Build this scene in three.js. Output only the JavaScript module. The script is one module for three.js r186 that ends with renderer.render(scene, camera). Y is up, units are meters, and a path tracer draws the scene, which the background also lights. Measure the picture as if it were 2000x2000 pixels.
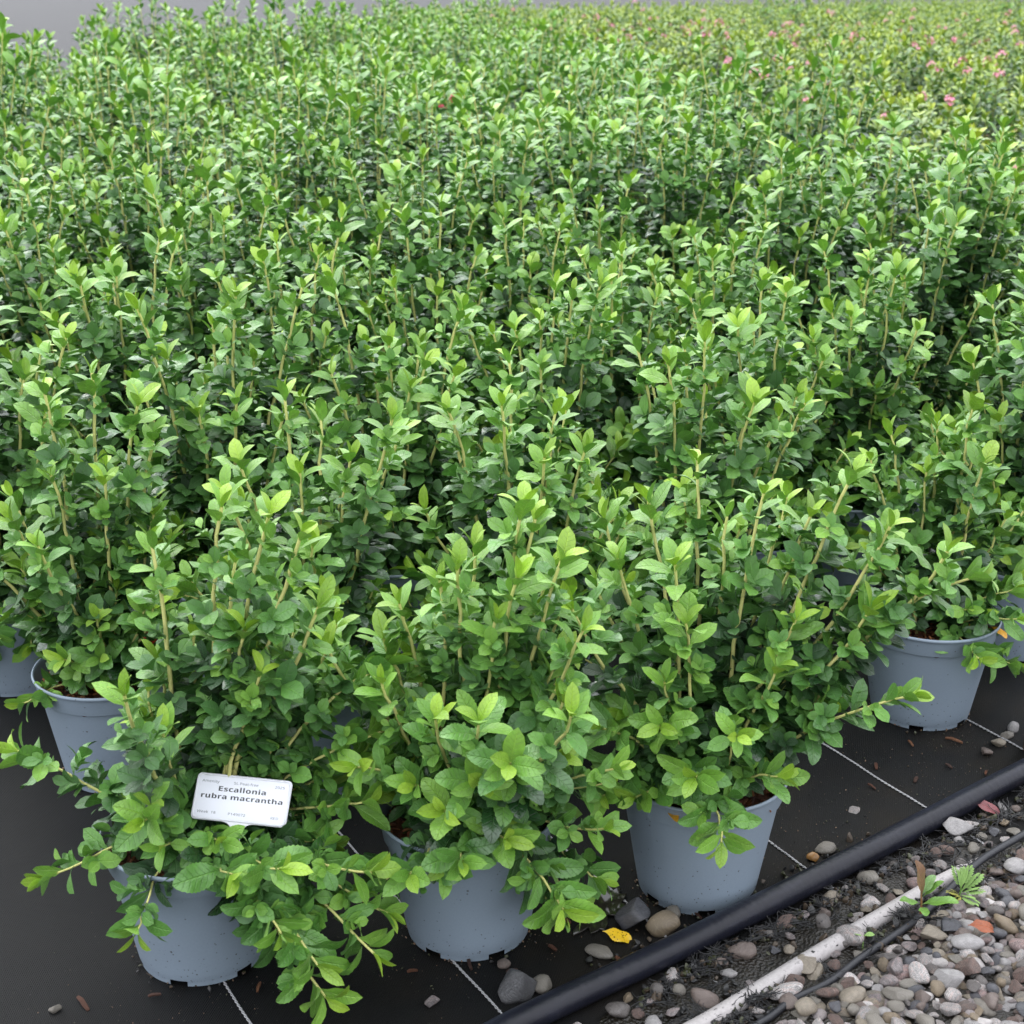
import * as THREE from 'three';
import { mergeGeometries } from 'three/addons/utils/BufferGeometryUtils.js';
import { ImprovedNoise } from 'three/addons/math/ImprovedNoise.js';

// ------------------------------------------------------------------ camera, sky, sun, exposure
const scene = new THREE.Scene();
const camera = new THREE.PerspectiveCamera(37.8, 1, 0.05, 3000);
camera.position.set(0, 1.14, 0);
camera.rotation.set(THREE.MathUtils.degToRad(-20.1), 0, 0);
camera.focus = 2.05;
camera.userData.fStop = 11;
scene.add(camera);

const renderer = new THREE.WebGLRenderer({ antialias: true });
renderer.toneMapping = THREE.LinearToneMapping;
renderer.toneMappingExposure = 2.5;
renderer.shadowMap.enabled = true;

const SUN = new THREE.Vector3(-0.35, 0.85, -0.55).normalize();
{ // overcast sky: brighter towards the zenith and round the veiled sun
  const W = 128, H = 64, d = new Float32Array(W * H * 4), v = new THREE.Vector3();
  for (let r = 0; r < H; r++) for (let c = 0; c < W; c++) {
    const el = ((r + 0.5) / H - 0.5) * Math.PI, az = ((c + 0.5) / W - 0.5) * 2 * Math.PI;
    v.set(Math.cos(az) * Math.cos(el), Math.sin(el), Math.sin(az) * Math.cos(el));
    const k = v.dot(SUN), s = Math.max(0, v.y);
    let L = 0.62 * (1 + 0.75 * s) + 0.5 * Math.exp((k - 1) * 3.2);
    if (v.y < 0) L = 0.3;
    d.set([L * 0.965, L * 0.99, L * 1.06, 1], (r * W + c) * 4);
  }
  const sky = new THREE.DataTexture(d, W, H, THREE.RGBAFormat, THREE.FloatType);
  sky.mapping = THREE.EquirectangularReflectionMapping;
  sky.magFilter = THREE.LinearFilter; sky.needsUpdate = true;
  scene.background = sky; scene.environment = sky;
}
const sun = new THREE.DirectionalLight(new THREE.Color(1, 0.97, 0.92), 0.7);
sun.position.copy(SUN).multiplyScalar(30); sun.target.position.set(0, 0, -3);
sun.castShadow = true; sun.shadow.radius = 50; sun.shadow.mapSize.set(2048, 2048);
Object.assign(sun.shadow.camera, { left: -15, right: 15, top: 15, bottom: -15, near: 1, far: 80 });
sun.name = 'sun'; scene.add(sun, sun.target);

// ------------------------------------------------------------------ helpers
const rngOf = (a) => () => { a |= 0; a = (a + 0x6d2b79f5) | 0; let t = Math.imul(a ^ (a >>> 15), 1 | a); t = (t + Math.imul(t ^ (t >>> 7), 61 | t)) ^ t; return ((t ^ (t >>> 14)) >>> 0) / 4294967296; };
const noise = new ImprovedNoise();
const fbm = (x, y, z, o = 4) => { let s = 0, a = 0.5; for (let i = 0; i < o; i++) { s += a * noise.noise(x, y, z); x *= 2.03; y *= 2.03; z *= 2.03; a *= 0.5; } return s; };
const V3 = (x, y, z) => new THREE.Vector3(x, y, z);
const used = {};
const numbered = (n) => { used[n] = (used[n] ?? -1) + 1; return used[n] ? n + '_' + String(used[n]).padStart(3, '0') : n; };
const shade = (o) => { o.traverse((m) => { if (m.isMesh) { m.castShadow = m.receiveShadow = true; } }); return o; };
function tag(o, label, category, group) { o.userData.label = label; if (category) o.userData.category = category; if (group) o.userData.group = group; return o; }
function thing(name, label, category, pos = [0, 0, 0], turn = 0, group) {
  const o = new THREE.Group(); o.name = numbered(name); o.position.set(...pos); o.rotation.y = turn; scene.add(o);
  return tag(o, label, category, group);
}
function part(name, geo, mat, parent, kind) { const m = new THREE.Mesh(geo, mat); m.name = name; if (kind) m.userData.kind = kind; m.castShadow = m.receiveShadow = true; parent.add(m); return m; }
function single(name, geo, mat, label, category, pos, rot, group) {
  const m = part(numbered(name), geo, mat, scene); if (pos) m.position.set(...pos); if (rot) m.rotation.set(...rot);
  return tag(m, label, category, group);
}
function struct(name) { const g = new THREE.Group(); g.name = numbered(name); g.userData.kind = 'structure'; scene.add(g); return g; }
function dataTex(w, h, f, srgb, rx = 1, ry = 1) {
  const d = new Uint8Array(w * h * 4);
  for (let y = 0; y < h; y++) for (let x = 0; x < w; x++) { const c = f(x / w, y / h, x, y); const i = (y * w + x) * 4; for (let k = 0; k < 3; k++) d[i + k] = Math.max(0, Math.min(255, 255 * (c.length ? c[k] : c))); d[i + 3] = 255; }
  const t = new THREE.DataTexture(d, w, h); t.wrapS = t.wrapT = THREE.RepeatWrapping; t.magFilter = THREE.LinearFilter; t.minFilter = THREE.LinearMipmapLinearFilter; t.repeat.set(rx, ry);
  if (srgb) t.colorSpace = THREE.SRGBColorSpace; t.needsUpdate = true; return t;
}
// collects many small pieces into one geometry
class Acc {
  constructor() { this.p = []; this.n = []; this.u = []; this.c = []; this.i = []; }
  add(g, m, col) {
    const P = g.attributes.position.array, N = g.attributes.normal.array, U = g.attributes.uv.array, e = m.elements, b = this.p.length / 3, n = P.length / 3, I = g.index.array;
    for (let k = 0; k < n; k++) {
      const x = P[3 * k], y = P[3 * k + 1], z = P[3 * k + 2], a = N[3 * k], d = N[3 * k + 1], f = N[3 * k + 2];
      this.p.push(e[0] * x + e[4] * y + e[8] * z + e[12], e[1] * x + e[5] * y + e[9] * z + e[13], e[2] * x + e[6] * y + e[10] * z + e[14]);
      const q = e[0] * a + e[4] * d + e[8] * f, r = e[1] * a + e[5] * d + e[9] * f, s = e[2] * a + e[6] * d + e[10] * f, l = Math.hypot(q, r, s) || 1;
      this.n.push(q / l, r / l, s / l); this.u.push(U[2 * k], U[2 * k + 1]); this.c.push(col[0], col[1], col[2]);
    }
    for (let k = 0; k < I.length; k++) this.i.push(I[k] + b);
  }
  tube(pts, r0, r1, seg, col) {
    const b = this.p.length / 3, T = V3(), A = V3(), B = V3();
    pts.forEach((p, i) => {
      T.copy(pts[Math.min(i + 1, pts.length - 1)]).sub(pts[Math.max(i - 1, 0)]).normalize();
      A.set(0.31, 0.17, 0.93).cross(T).normalize(); B.crossVectors(T, A);
      const t = i / (pts.length - 1), r = r0 + (r1 - r0) * t;
      for (let k = 0; k < seg; k++) { const a = (k / seg) * 6.2832, c = Math.cos(a), s = Math.sin(a), x = A.x * c + B.x * s, y = A.y * c + B.y * s, z = A.z * c + B.z * s; this.p.push(p.x + x * r, p.y + y * r, p.z + z * r); this.n.push(x, y, z); this.u.push(k / seg, t * 4); this.c.push(col[0], col[1], col[2]); }
    });
    for (let i = 0; i < pts.length - 1; i++) for (let k = 0; k < seg; k++) { const a = b + i * seg + k, c = b + i * seg + ((k + 1) % seg); this.i.push(a, c, a + seg, c, c + seg, a + seg); }
  }
  build() {
    const g = new THREE.BufferGeometry();
    g.setAttribute('position', new THREE.Float32BufferAttribute(this.p, 3)); g.setAttribute('normal', new THREE.Float32BufferAttribute(this.n, 3));
    g.setAttribute('uv', new THREE.Float32BufferAttribute(this.u, 2)); g.setAttribute('color', new THREE.Float32BufferAttribute(this.c, 3)); g.setIndex(this.i); return g;
  }
}

// ------------------------------------------------------------------ ground: woven fabric, stripes, soil, gravel bed
const EO = [0, -1.382], EE = [0.803, -0.596], EN = [0.596, 0.803];             // along the pipe, and outwards from it
const PE = (s, t) => [EO[0] + EE[0] * s + EN[0] * t, EO[1] + EE[1] * s + EN[1] * t];
const BU = [0.859, -0.512], BV = [-0.512, -0.859];                             // along the front and along the side of the plant bed
const BUV = (u, v) => [BU[0] * u + BV[0] * v, BU[1] * u + BV[1] * v];
const soilH = (s, t) => {
  const edge = Math.min(1, Math.max(0, (t - 0.008) / 0.03));
  const far = Math.min(1, Math.max(0, (t - 0.13) / 0.06));
  return -0.008 + edge * (0.010 + 0.016 * fbm(s * 7, t * 9, 3.1) + 0.010 * fbm(s * 34, t * 34, 7)) + far * 0.008;
};
const ground = struct('ground');
{
  const rr = rngOf(5);
  const weave = (u, v) => { const x = u * 64, y = v * 64, i = Math.floor(x), j = Math.floor(y), fx = x - i - 0.5, fy = y - j - 0.5; const over = (i + j) % 2 === 0; return over ? Math.cos(fx * 2.6) * (0.75 + 0.25 * Math.cos(fy * 3)) : Math.cos(fy * 2.6) * 0.6 * (0.75 + 0.25 * Math.cos(fx * 3)); };
  const map = dataTex(512, 512, (u, v) => { const g = weave(u, v); const k = 0.5 + 0.6 * g + 0.12 * (rr() - 0.5); return [k, k, k * 1.01]; }, false, 1 / 0.13, 1 / 0.13);
  const bump = dataTex(512, 512, (u, v) => 0.5 + 0.5 * weave(u, v), false, 1 / 0.13, 1 / 0.13);
  const m = new THREE.MeshPhysicalMaterial({ color: 0xffffff, map, bumpMap: bump, bumpScale: 0.002, roughness: 0.55, specularIntensity: 0.42, vertexColors: true });
  // one sheet: fine cells near, coarse to the horizon
  const line = (near0, near1, step, far) => { const a = []; for (let x = near0; x <= near1 + 1e-6; x += step) a.push(x); for (let g = step, x = near1; x < far;) { g *= 1.6; x += g; a.push(x); } for (let g = step, x = near0; x > -far;) { g *= 1.6; x -= g; a.unshift(x); } return a; };
  const xs = line(-1.2, 1.2, 0.02, 1500), zs = line(-3.0, -1.0, 0.02, 1500), P = [], U = [], C = [], I = [];
  for (const z of zs) for (const x of xs) {
    const s = (x - EO[0]) * EE[0] + (z - EO[1]) * EE[1], t = (x - EO[0]) * EN[0] + (z - EO[1]) * EN[1];
    const near = Math.abs(x) < 1.3 && z > -3.2 && z < -0.9;
    const y = near ? 0.004 * fbm(x * 3, z * 3, 1.7) + 0.0018 * fbm(x * 14, z * 14, 5) : 0; P.push(x, y, z);
    U.push(x * BU[0] + z * BU[1], x * BV[0] + z * BV[1]);
    // silt washed over the weave: brownish matter with ragged outlines, mostly beside the pipe
    const n = fbm(x * 6, z * 6, 9.2) + 0.5 * fbm(x * 30, z * 30, 4.4);
    const silt = near ? Math.max(0, Math.min(1, (0.26 + n * 1.6 - Math.abs(t + 0.05) * 1.7))) : 0;
    const b = 0.0042 + 0.0015 * n, w = [0.0105, 0.0075, 0.004].map((k) => k * (1 + 0.5 * n));
    C.push(...[0, 1, 2].map((k) => b * [1, 1.02, 1.06][k] * (1 - silt) + w[k] * silt));
  }
  const nx = xs.length; for (let j = 0; j < zs.length - 1; j++) for (let i = 0; i < nx - 1; i++) { const a = j * nx + i; I.push(a, a + nx, a + 1, a + 1, a + nx, a + nx + 1); }
  const g = new THREE.BufferGeometry(); g.setAttribute('position', new THREE.Float32BufferAttribute(P, 3)); g.setAttribute('uv', new THREE.Float32BufferAttribute(U, 2)); g.setAttribute('color', new THREE.Float32BufferAttribute(C, 3)); g.setIndex(I); g.computeVertexNormals();
  part('woven_fabric', g, m, ground);

  // white marker threads woven every 25 cm: two plies twisted round each other
  const tm = new THREE.MeshStandardMaterial({ color: new THREE.Color().setRGB(0.36, 0.36, 0.37), roughness: 0.8 });
  for (let k = -3; k < 6; k++) {
    const u0 = 0.463 + 0.252 * k, acc = new Acc();
    const long = k >= -1 && k <= 3;
    for (const ph of [0, Math.PI]) { const pts = [], pen = k === 4 ? 3.2 : 2.6; for (let v = 0.93; v < pen; v += 0.0035) { const [x, z] = BUV(u0, v), a = v * 420 + ph; const off = 0.0011 * Math.cos(a) + 0.006 * noise.noise(v * 2.3, k * 5.1, 0.5) + 0.0015 * noise.noise(v * 11, k * 3.3, 4), hh = 0.0014 + 0.0018 * fbm(x * 14, z * 14, 5) + 0.0007 * Math.sin(a) + 0.004 * fbm(x * 3, z * 3, 1.7); pts.push(V3(x + BU[0] * off, hh, z + BU[1] * off)); } acc.tube(pts, 0.0009, 0.0009, 4, [1, 1, 1]); }
    if (long || k === 4 || k === 5) part('marker_thread', acc.build(), tm, ground);
    const far = new THREE.BoxGeometry(0.003, 0.001, 30); if (!long) { const fm = part('marker_thread', far, tm, ground); const [x, z] = BUV(u0, 18.3); fm.position.set(x, 0.0012, z); fm.rotation.y = Math.atan2(BV[0], BV[1]); }
  }
  for (let k = 6; k < 70; k++) { const fm = part('marker_thread', new THREE.BoxGeometry(0.003, 0.001, 60), tm, ground); const [x, z] = BUV(0.463 + 0.252 * k, 40); fm.position.set(x, 0.0012, z); fm.rotation.y = Math.atan2(BV[0], BV[1]); }
}
{ // wet silt and rotted roots between the pipe and the gravel, and under the gravel
  const P = [], U = [], I = [], ns = 150, nt = 90;
  for (let j = 0; j <= nt; j++) for (let i = 0; i <= ns; i++) { const s = -0.5 + (i / ns) * 2.2, t = 0.006 + Math.pow(j / nt, 1.6) * 1.6, [x, z] = PE(s, t); P.push(x, soilH(s, t), z); U.push(s, t); }
  for (let j = 0; j < nt; j++) for (let i = 0; i < ns; i++) { const a = j * (ns + 1) + i; I.push(a, a + 1, a + ns + 1, a + 1, a + ns + 2, a + ns + 1); }
  const g = new THREE.BufferGeometry(); g.setAttribute('position', new THREE.Float32BufferAttribute(P, 3)); g.setAttribute('uv', new THREE.Float32BufferAttribute(U, 2)); g.setIndex(I); g.computeVertexNormals();
  const r = rngOf(8);
  const map = dataTex(512, 512, (u, v) => { const n = 0.6 + 0.5 * noise.noise(u * 60, v * 60, 2) + 0.5 * (r() - 0.5) + (r() > 0.985 ? 0.8 : 0); return [n * 0.62, n * 0.55, n * 0.44]; }, false, 3, 3);
  const bump = dataTex(512, 512, (u, v) => 0.5 + 0.5 * noise.noise(u * 90, v * 90, 5) + 0.3 * (r() - 0.5), false, 3, 3);
  const m = new THREE.MeshStandardMaterial({ color: new THREE.Color().setRGB(0.03, 0.027, 0.022), map, bumpMap: bump, bumpScale: 0.003, roughness: 0.42 });
  const soil = new THREE.Mesh(g, m); soil.name = 'soil'; soil.userData.kind = 'structure'; soil.castShadow = soil.receiveShadow = true; scene.add(soil);
}
{ // shallow water standing on the fabric between two pots
  const sh = new THREE.Shape(), r = rngOf(12), n = 40;
  for (let i = 0; i <= n; i++) { const a = (i % n) / n * 6.2832, k = 0.75 + 0.55 * noise.noise(Math.cos(a) * 2.1, Math.sin(a) * 2.1, 4.2) + 0.1 * Math.sin(a * 9); const x = 0.034 * k * Math.cos(a), y = 0.07 * k * Math.sin(a); i ? sh.lineTo(x, y) : sh.moveTo(x, y); }
  const m = new THREE.MeshPhysicalMaterial({ color: new THREE.Color().setRGB(0.02, 0.018, 0.014), roughness: 0.03, ior: 1.4, specularIntensity: 1 });
  const g = new THREE.ExtrudeGeometry(sh, { depth: 0.001, bevelEnabled: true, bevelSize: 0.001, bevelThickness: 0.0006, bevelSegments: 2 });
  const pu = new THREE.Mesh(g, m); pu.name = 'puddle_water'; pu.userData.kind = 'structure'; pu.position.set(0.112, 0.0022, -1.625); pu.rotation.set(-Math.PI / 2, 0, -0.5); pu.receiveShadow = true; scene.add(pu);
}

// ------------------------------------------------------------------ leaves
const leafMap = (() => {
  const r = rngOf(31);
  const f = (u, v) => { // u across, v along
    const x = Math.abs(u - 0.5) * 2, rib = Math.exp(-Math.pow(x / 0.055, 2));
    const q = (v * 8.5 - x * 1.15 + (u > 0.5 ? 0.5 : 0)) % 1, vein = Math.exp(-Math.pow((Math.abs((q + 1) % 1 - 0.5)) / 0.06, 2)) * (1 - x * 0.6) * 0.9;
    const fine = 0.5 + 0.5 * noise.noise(u * 26, v * 44, 1.3), mott = noise.noise(u * 5, v * 8, 8.8);
    return { rib, vein, fine, mott, edge: Math.max(0, (x - 0.9) / 0.1) };
  };
  const map = dataTex(128, 256, (u, v) => { const k = f(u, v), b = 0.82 - 0.22 * k.vein - 0.16 * (1 - k.fine) + 0.12 * k.mott + 0.03 * (r() - 0.5); const l = Math.min(1, k.rib * 0.8 + k.edge * 0.75); return [b + (1.0 - b) * l, b + (0.98 - b) * l * 0.9, b + (0.8 - b) * l * 0.6]; }, false);
  const bump = dataTex(128, 256, (u, v) => { const k = f(u, v); return 0.62 - 0.4 * k.rib - 0.34 * k.vein + 0.25 * (k.fine - 0.5); }, false);
  return { map, bump };
})();
// young, fresh, mid, mature, old: leaves darken with age
const AGE = [[0.37, 0.62, 0.055], [0.25, 0.52, 0.07], [0.175, 0.42, 0.075], [0.1, 0.265, 0.06], [0.036, 0.108, 0.031]];
const AGE_ROUGH = [0.46, 0.42, 0.35, 0.28, 0.22], AGE_THRU = [0.4, 0.34, 0.28, 0.2, 0.12];
const leafMats = AGE.map((c, i) => [0.86, 1, 1.16].map((k, j) => new THREE.MeshPhysicalMaterial({ color: new THREE.Color().setRGB(c[0] * k * [0.94, 1, 1.05][j], c[1] * k, c[2] * k), map: leafMap.map, bumpMap: leafMap.bump, bumpScale: 0.0018, roughness: AGE_ROUGH[i], clearcoat: [0.05, 0.1, 0.25, 0.45, 0.7][i], clearcoatRoughness: 0.18, transmission: AGE_THRU[i], thickness: 0, side: THREE.DoubleSide })));
const foliageMat = new THREE.MeshPhysicalMaterial({ vertexColors: true, map: leafMap.map, bumpMap: leafMap.bump, bumpScale: 0.0011, roughness: 0.4, transmission: 0.28, thickness: 0, side: THREE.DoubleSide });
const stemBump = dataTex(64, 64, (u, v) => 0.5 + 0.4 * noise.noise(u * 20, v * 4, 2), false, 1, 8);
const stemMat = new THREE.MeshStandardMaterial({ color: new THREE.Color().setRGB(0.58, 0.57, 0.2), bumpMap: stemBump, bumpScale: 0.001, roughness: 0.7, vertexColors: true });

// leaf of unit length along +y, upper face +z
function leafGeo(nl, half, width, curl, fold, teeth, wave = 0) {
  const P = [], U = [], I = [], cols = half * 2 + 1;
  let y = 0, z = 0;
  for (let i = 0; i <= nl; i++) {
    const t = i / nl, ang = 0.25 - curl * t;
    if (i) { y += Math.cos(ang) / nl; z += Math.sin(ang) / nl; }
    let w = 0.5 * width * Math.pow(Math.max(0, Math.sin(Math.PI * Math.pow(t, 1.14))), 0.6) * Math.min(1, 0.16 + t * 2.6);
    if (i === 0) w = 0.022; if (i === nl) w = 0.004;
    if (teeth && i > 1 && i < nl) w *= 1 + (i % 2 ? 0.045 : -0.045);
    for (let k = -half; k <= half; k++) {
      const x = k / half, ww = w * x, lift = Math.abs(ww) * fold - 0.10 * w * Math.pow(Math.abs(x), 3) + wave * Math.sin(t * 9 + (x > 0 ? 1 : 0)) * Math.abs(x) * w;
      P.push(ww, y - Math.sin(ang) * lift, z + Math.cos(ang) * lift); U.push(0.5 + x * 0.5, t);
    }
  }
  for (let i = 0; i < nl; i++) for (let k = 0; k < cols - 1; k++) { const a = i * cols + k; I.push(a, a + 1, a + cols, a + 1, a + cols + 1, a + cols); }
  const g = new THREE.BufferGeometry(); g.setAttribute('position', new THREE.Float32BufferAttribute(P, 3)); g.setAttribute('uv', new THREE.Float32BufferAttribute(U, 2)); g.setIndex(I); g.computeVertexNormals(); return g;
}
const LEAF = [leafGeo(24, 2, 0.43, 0.55, 0.32, 1, 0.14), leafGeo(24, 2, 0.47, 0.85, 0.22, 1, 0.2), leafGeo(24, 2, 0.38, 0.3, 0.42, 1, 0.1), leafGeo(24, 2, 0.51, 0.7, 0.15, 1, 0.24), leafGeo(24, 2, 0.41, 1.25, 0.3, 1, 0.16)];
const LEAF_MID = [leafGeo(6, 1, 0.40, 0.55, 0.32), leafGeo(6, 1, 0.44, 0.85, 0.22), leafGeo(6, 1, 0.36, 0.3, 0.42), leafGeo(6, 1, 0.48, 0.7, 0.15), leafGeo(6, 1, 0.39, 1.25, 0.3)];
const LEAF_LOW = LEAF_MID.map((_, i) => leafGeo(3, 1, [0.46, 0.5, 0.42, 0.54, 0.44][i], [0.55, 0.85, 0.3, 0.7, 1.25][i], 0.3));
const LEAF_SMALL = [leafGeo(5, 1, 0.6, 0.5, 0.25), leafGeo(5, 1, 0.66, 0.9, 0.15)];

// ------------------------------------------------------------------ growing a shrub: shoots from the soil to tips, leaves along each
const SOIL = 0.148;
const UP = V3(0, 1, 0);
function leafMatrix(pos, axis, az, spread, size, faceUp, roll) {
  const side = V3(Math.cos(az), 0, Math.sin(az)); side.addScaledVector(axis, -side.dot(axis)).normalize();
  const oth = V3().crossVectors(axis, side);
  const rad = side.clone().multiplyScalar(1); const d = axis.clone().multiplyScalar(Math.cos(spread)).addScaledVector(rad, Math.sin(spread)).normalize();
  let n = axis.clone().addScaledVector(d, -axis.dot(d)); if (n.lengthSq() < 1e-4) n = oth.clone(); n.normalize();
  n.addScaledVector(UP, faceUp); n.addScaledVector(oth, roll); n.addScaledVector(d, -n.dot(d)).normalize();
  const x = V3().crossVectors(d, n);
  return new THREE.Matrix4().makeBasis(x.multiplyScalar(size), d.multiplyScalar(size), n.multiplyScalar(size)).setPosition(pos);
}
function growShoot(r, tip, o) {
  const hr = Math.hypot(tip.x, tip.z), az = Math.atan2(tip.z, tip.x) + (r() - 0.5) * 0.8, b = 0.012 + r() * 0.028;
  const P0 = V3(Math.cos(az) * b, SOIL, Math.sin(az) * b), L = P0.distanceTo(tip), low = tip.y - SOIL < hr * 1.1;
  const out = V3(tip.x, 0, tip.z).normalize();
  const d0 = out.clone().multiplyScalar(low ? 0.75 : 0.25 * Math.min(1, hr / 0.1)).addScaledVector(UP, low ? 0.8 : 1).normalize();
  const dT = low ? out.clone().multiplyScalar(0.9).addScaledVector(UP, tip.y < SOIL + 0.03 ? -0.25 + r() * 0.4 : 0.35).normalize() : out.clone().multiplyScalar(0.35 * Math.min(1, hr / 0.1)).addScaledVector(UP, 1).normalize();
  if (low) dT.x += (r() - 0.5) * 0.5, dT.z += (r() - 0.5) * 0.5, dT.normalize();
  const cv = new THREE.CubicBezierCurve3(P0, P0.clone().addScaledVector(d0, L * 0.42), tip.clone().addScaledVector(dT, -L * 0.36), tip.clone());
  const pts = cv.getSpacedPoints(o.pts ?? 12), len = cv.getLength(), th = (o.thick ?? (low ? 0.0029 : 0.0036)) * Math.min(1, 0.45 + len * 1.5);
  // slight kinks at the nodes
  pts.forEach((p, i) => { if (i > 0 && i < pts.length - 1) { p.x += (r() - 0.5) * 0.005; p.z += (r() - 0.5) * 0.005; } });
  const pathAt = (s) => { const t = Math.max(0, Math.min(1, 1 - s / len)); const k = t * (pts.length - 1), i = Math.min(pts.length - 2, Math.floor(k)); return { p: pts[i].clone().lerp(pts[i + 1], k - i), d: pts[i + 1].clone().sub(pts[i]).normalize() }; };
  const leaves = [], small = [];
  let phi = r() * 6.28, s = 0.001, i = 0;
  const L0 = o.leaf * (low ? 0.98 : 0.98) * (0.84 + 0.3 * r()), young = o.young ?? 1;
  while (s < len - 0.012) {
    const { p, d } = pathAt(s); phi += 2.4 + (r() - 0.5) * 0.5;
    const f = Math.min(1, (i + 1.4) / 7.5), ros = i < 7;
    const size = L0 * (ros ? 0.36 + 0.64 * Math.sqrt(f) : 1) * (0.82 + 0.3 * r()) * (s > len * 0.75 ? 0.8 : 1);
    let spread = ros ? 0.25 + 0.72 * f + (r() - 0.5) * 0.25 : 0.8 + Math.min(0.55, s * 2.6) + (r() - 0.5) * 0.4;
    const q = s * (low ? 1.25 : 1) / young + (r() - 0.5) * 0.012;
    const age = q < 0.009 ? 0 : q < 0.04 ? 1 : q < 0.1 ? 2 : q < 0.18 ? 3 : 4;
    const dist = V3(p.x, 0, p.z).length();
    if (!(!ros && s > len * 0.86 && r() < 0.5)) leaves.push({ m: leafMatrix(p, d, phi, spread, size, ros ? 0.15 : 0.55, (r() - 0.5) * 0.9), size, age, v: Math.floor(r() * 5), t: Math.floor(r() * 3) });
    if (!ros && s > 0.035) { // young side growth in the axil
      const nk = s > 0.12 && r() < 0.55 ? 9 : 7, big = s > 0.12 ? 0.036 : 0.025, a2 = phi + 0.2, ax = d.clone().multiplyScalar(0.6).add(V3(Math.cos(a2), 0.3, Math.sin(a2)).multiplyScalar(0.75)).normalize();
      for (let k = 0; k < nk; k++) { const sz = big * (0.5 + 0.6 * r()); const q2 = p.clone().addScaledVector(ax, 0.005 + (nk > 4 ? 0.0032 * k : 0.001 * k)); const rec = { m: leafMatrix(q2, ax, phi + k * 2.4, 0.55 + 0.5 * r(), sz, 0.4, (r() - 0.5) * 0.6), size: sz, age: Math.min(4, Math.max(1, age - (r() < 0.6 ? 1 : 0))), v: k % 2, t: Math.floor(r() * 3) }; small.push(rec); }
    }
    if (ros) s += 0.0026 + 0.0012 * i; else s += (o.gap ?? 0.021) * (low ? 0.82 : 1) * (0.75 + 0.5 * r());
    i++;
  }
  const g = new Acc(); g.tube(pts, th, th * 0.55, o.seg ?? 6, [1, 1, 1]);
  return { pts, th, leaves, small, stemGeo: g };
}
function growShrub(seed, o = {}) {
  const r = rngOf(seed), shoots = [];
  const go = (x, y, z, extra) => shoots.push(growShoot(r, V3(x, y, z), { leaf: o.leaf ?? 0.052, gap: o.gap ?? 0.0195, seg: o.seg, pts: o.pts, thick: o.thick, young: o.young, ...extra }));
  const place = (x, y, z, e) => { if (o.open === 'left' && x < -0.05) x *= -0.8; if (o.open === 'frontRight' && x > -0.03 && z > -0.02) { z = -z - 0.03; } go(x, y, z, e); };
  const tips = o.tips ?? [];
  for (const [x, y, z] of tips) go(x / 1000, y / 1000, z / 1000);
  if (tips.length) for (let k = 0; k < (o.fill ?? 9); k++) { const a = k * 2.4 + r(), R = 0.05 + (o.fillR ?? 0.13) * r(); place(R * Math.cos(a), SOIL + 0.07 + 0.23 * r(), R * Math.sin(a), { young: 0.6 }); }
  for (let k = 0; k < (o.extraUp ?? 0); k++) { const a = k * 2.4 + r(), R = 0.14 * Math.sqrt(r()); place(R * Math.cos(a), SOIL + 0.24 + 0.17 * r(), R * Math.sin(a) - 0.02); }
  if (!tips.length) {
    const nUp = (o.up ?? 8) + Math.floor(r() * 3), a0 = r() * 6.28;
    for (let k = 0; k < nUp; k++) { const a = a0 + k * 2.4 + r() * 0.5, R = (o.wide ?? 0.15) * Math.sqrt((k + 0.3) / nUp), h = SOIL + (o.tall ?? 0.4) * (0.58 + 0.55 * r()) * (1 - 0.9 * R); go(R * Math.cos(a), h, R * Math.sin(a)); }
    const nM = o.middle ?? 7; for (let k = 0; k < nM; k++) { const a = r() * 6.28, R = 0.09 + 0.11 * r(); go(R * Math.cos(a), SOIL + 0.09 + 0.14 * r(), R * Math.sin(a), { young: 0.8 }); }
  }
  for (let k = 0; k < (o.skirt ?? 0); k++) { const a = k * 2.4 + r(), R = 0.12 + 0.07 * r(); place(R * Math.cos(a), 0.08 + 0.15 * r(), R * Math.sin(a), { young: 0.5, thick: 0.0026 }); }
  const nLow = o.low ?? 12;
  for (let k = 0; k < nLow; k++) { const a = k * 2.4 + r() * 0.9, R = 0.06 + 0.09 * r(); place(R * Math.cos(a), SOIL + 0.03 + 0.09 * r(), R * Math.sin(a), { leaf: (o.leaf ?? 0.052) * 0.95, young: 0.42, thick: 0.0024 }); }
  return shoots;
}
const tone = (rec) => { const c = AGE[rec.age], k = [0.86, 1, 1.16][rec.t]; return [c[0] * k * [0.94, 1, 1.05][rec.t], c[1] * k, c[2] * k]; };

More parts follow.
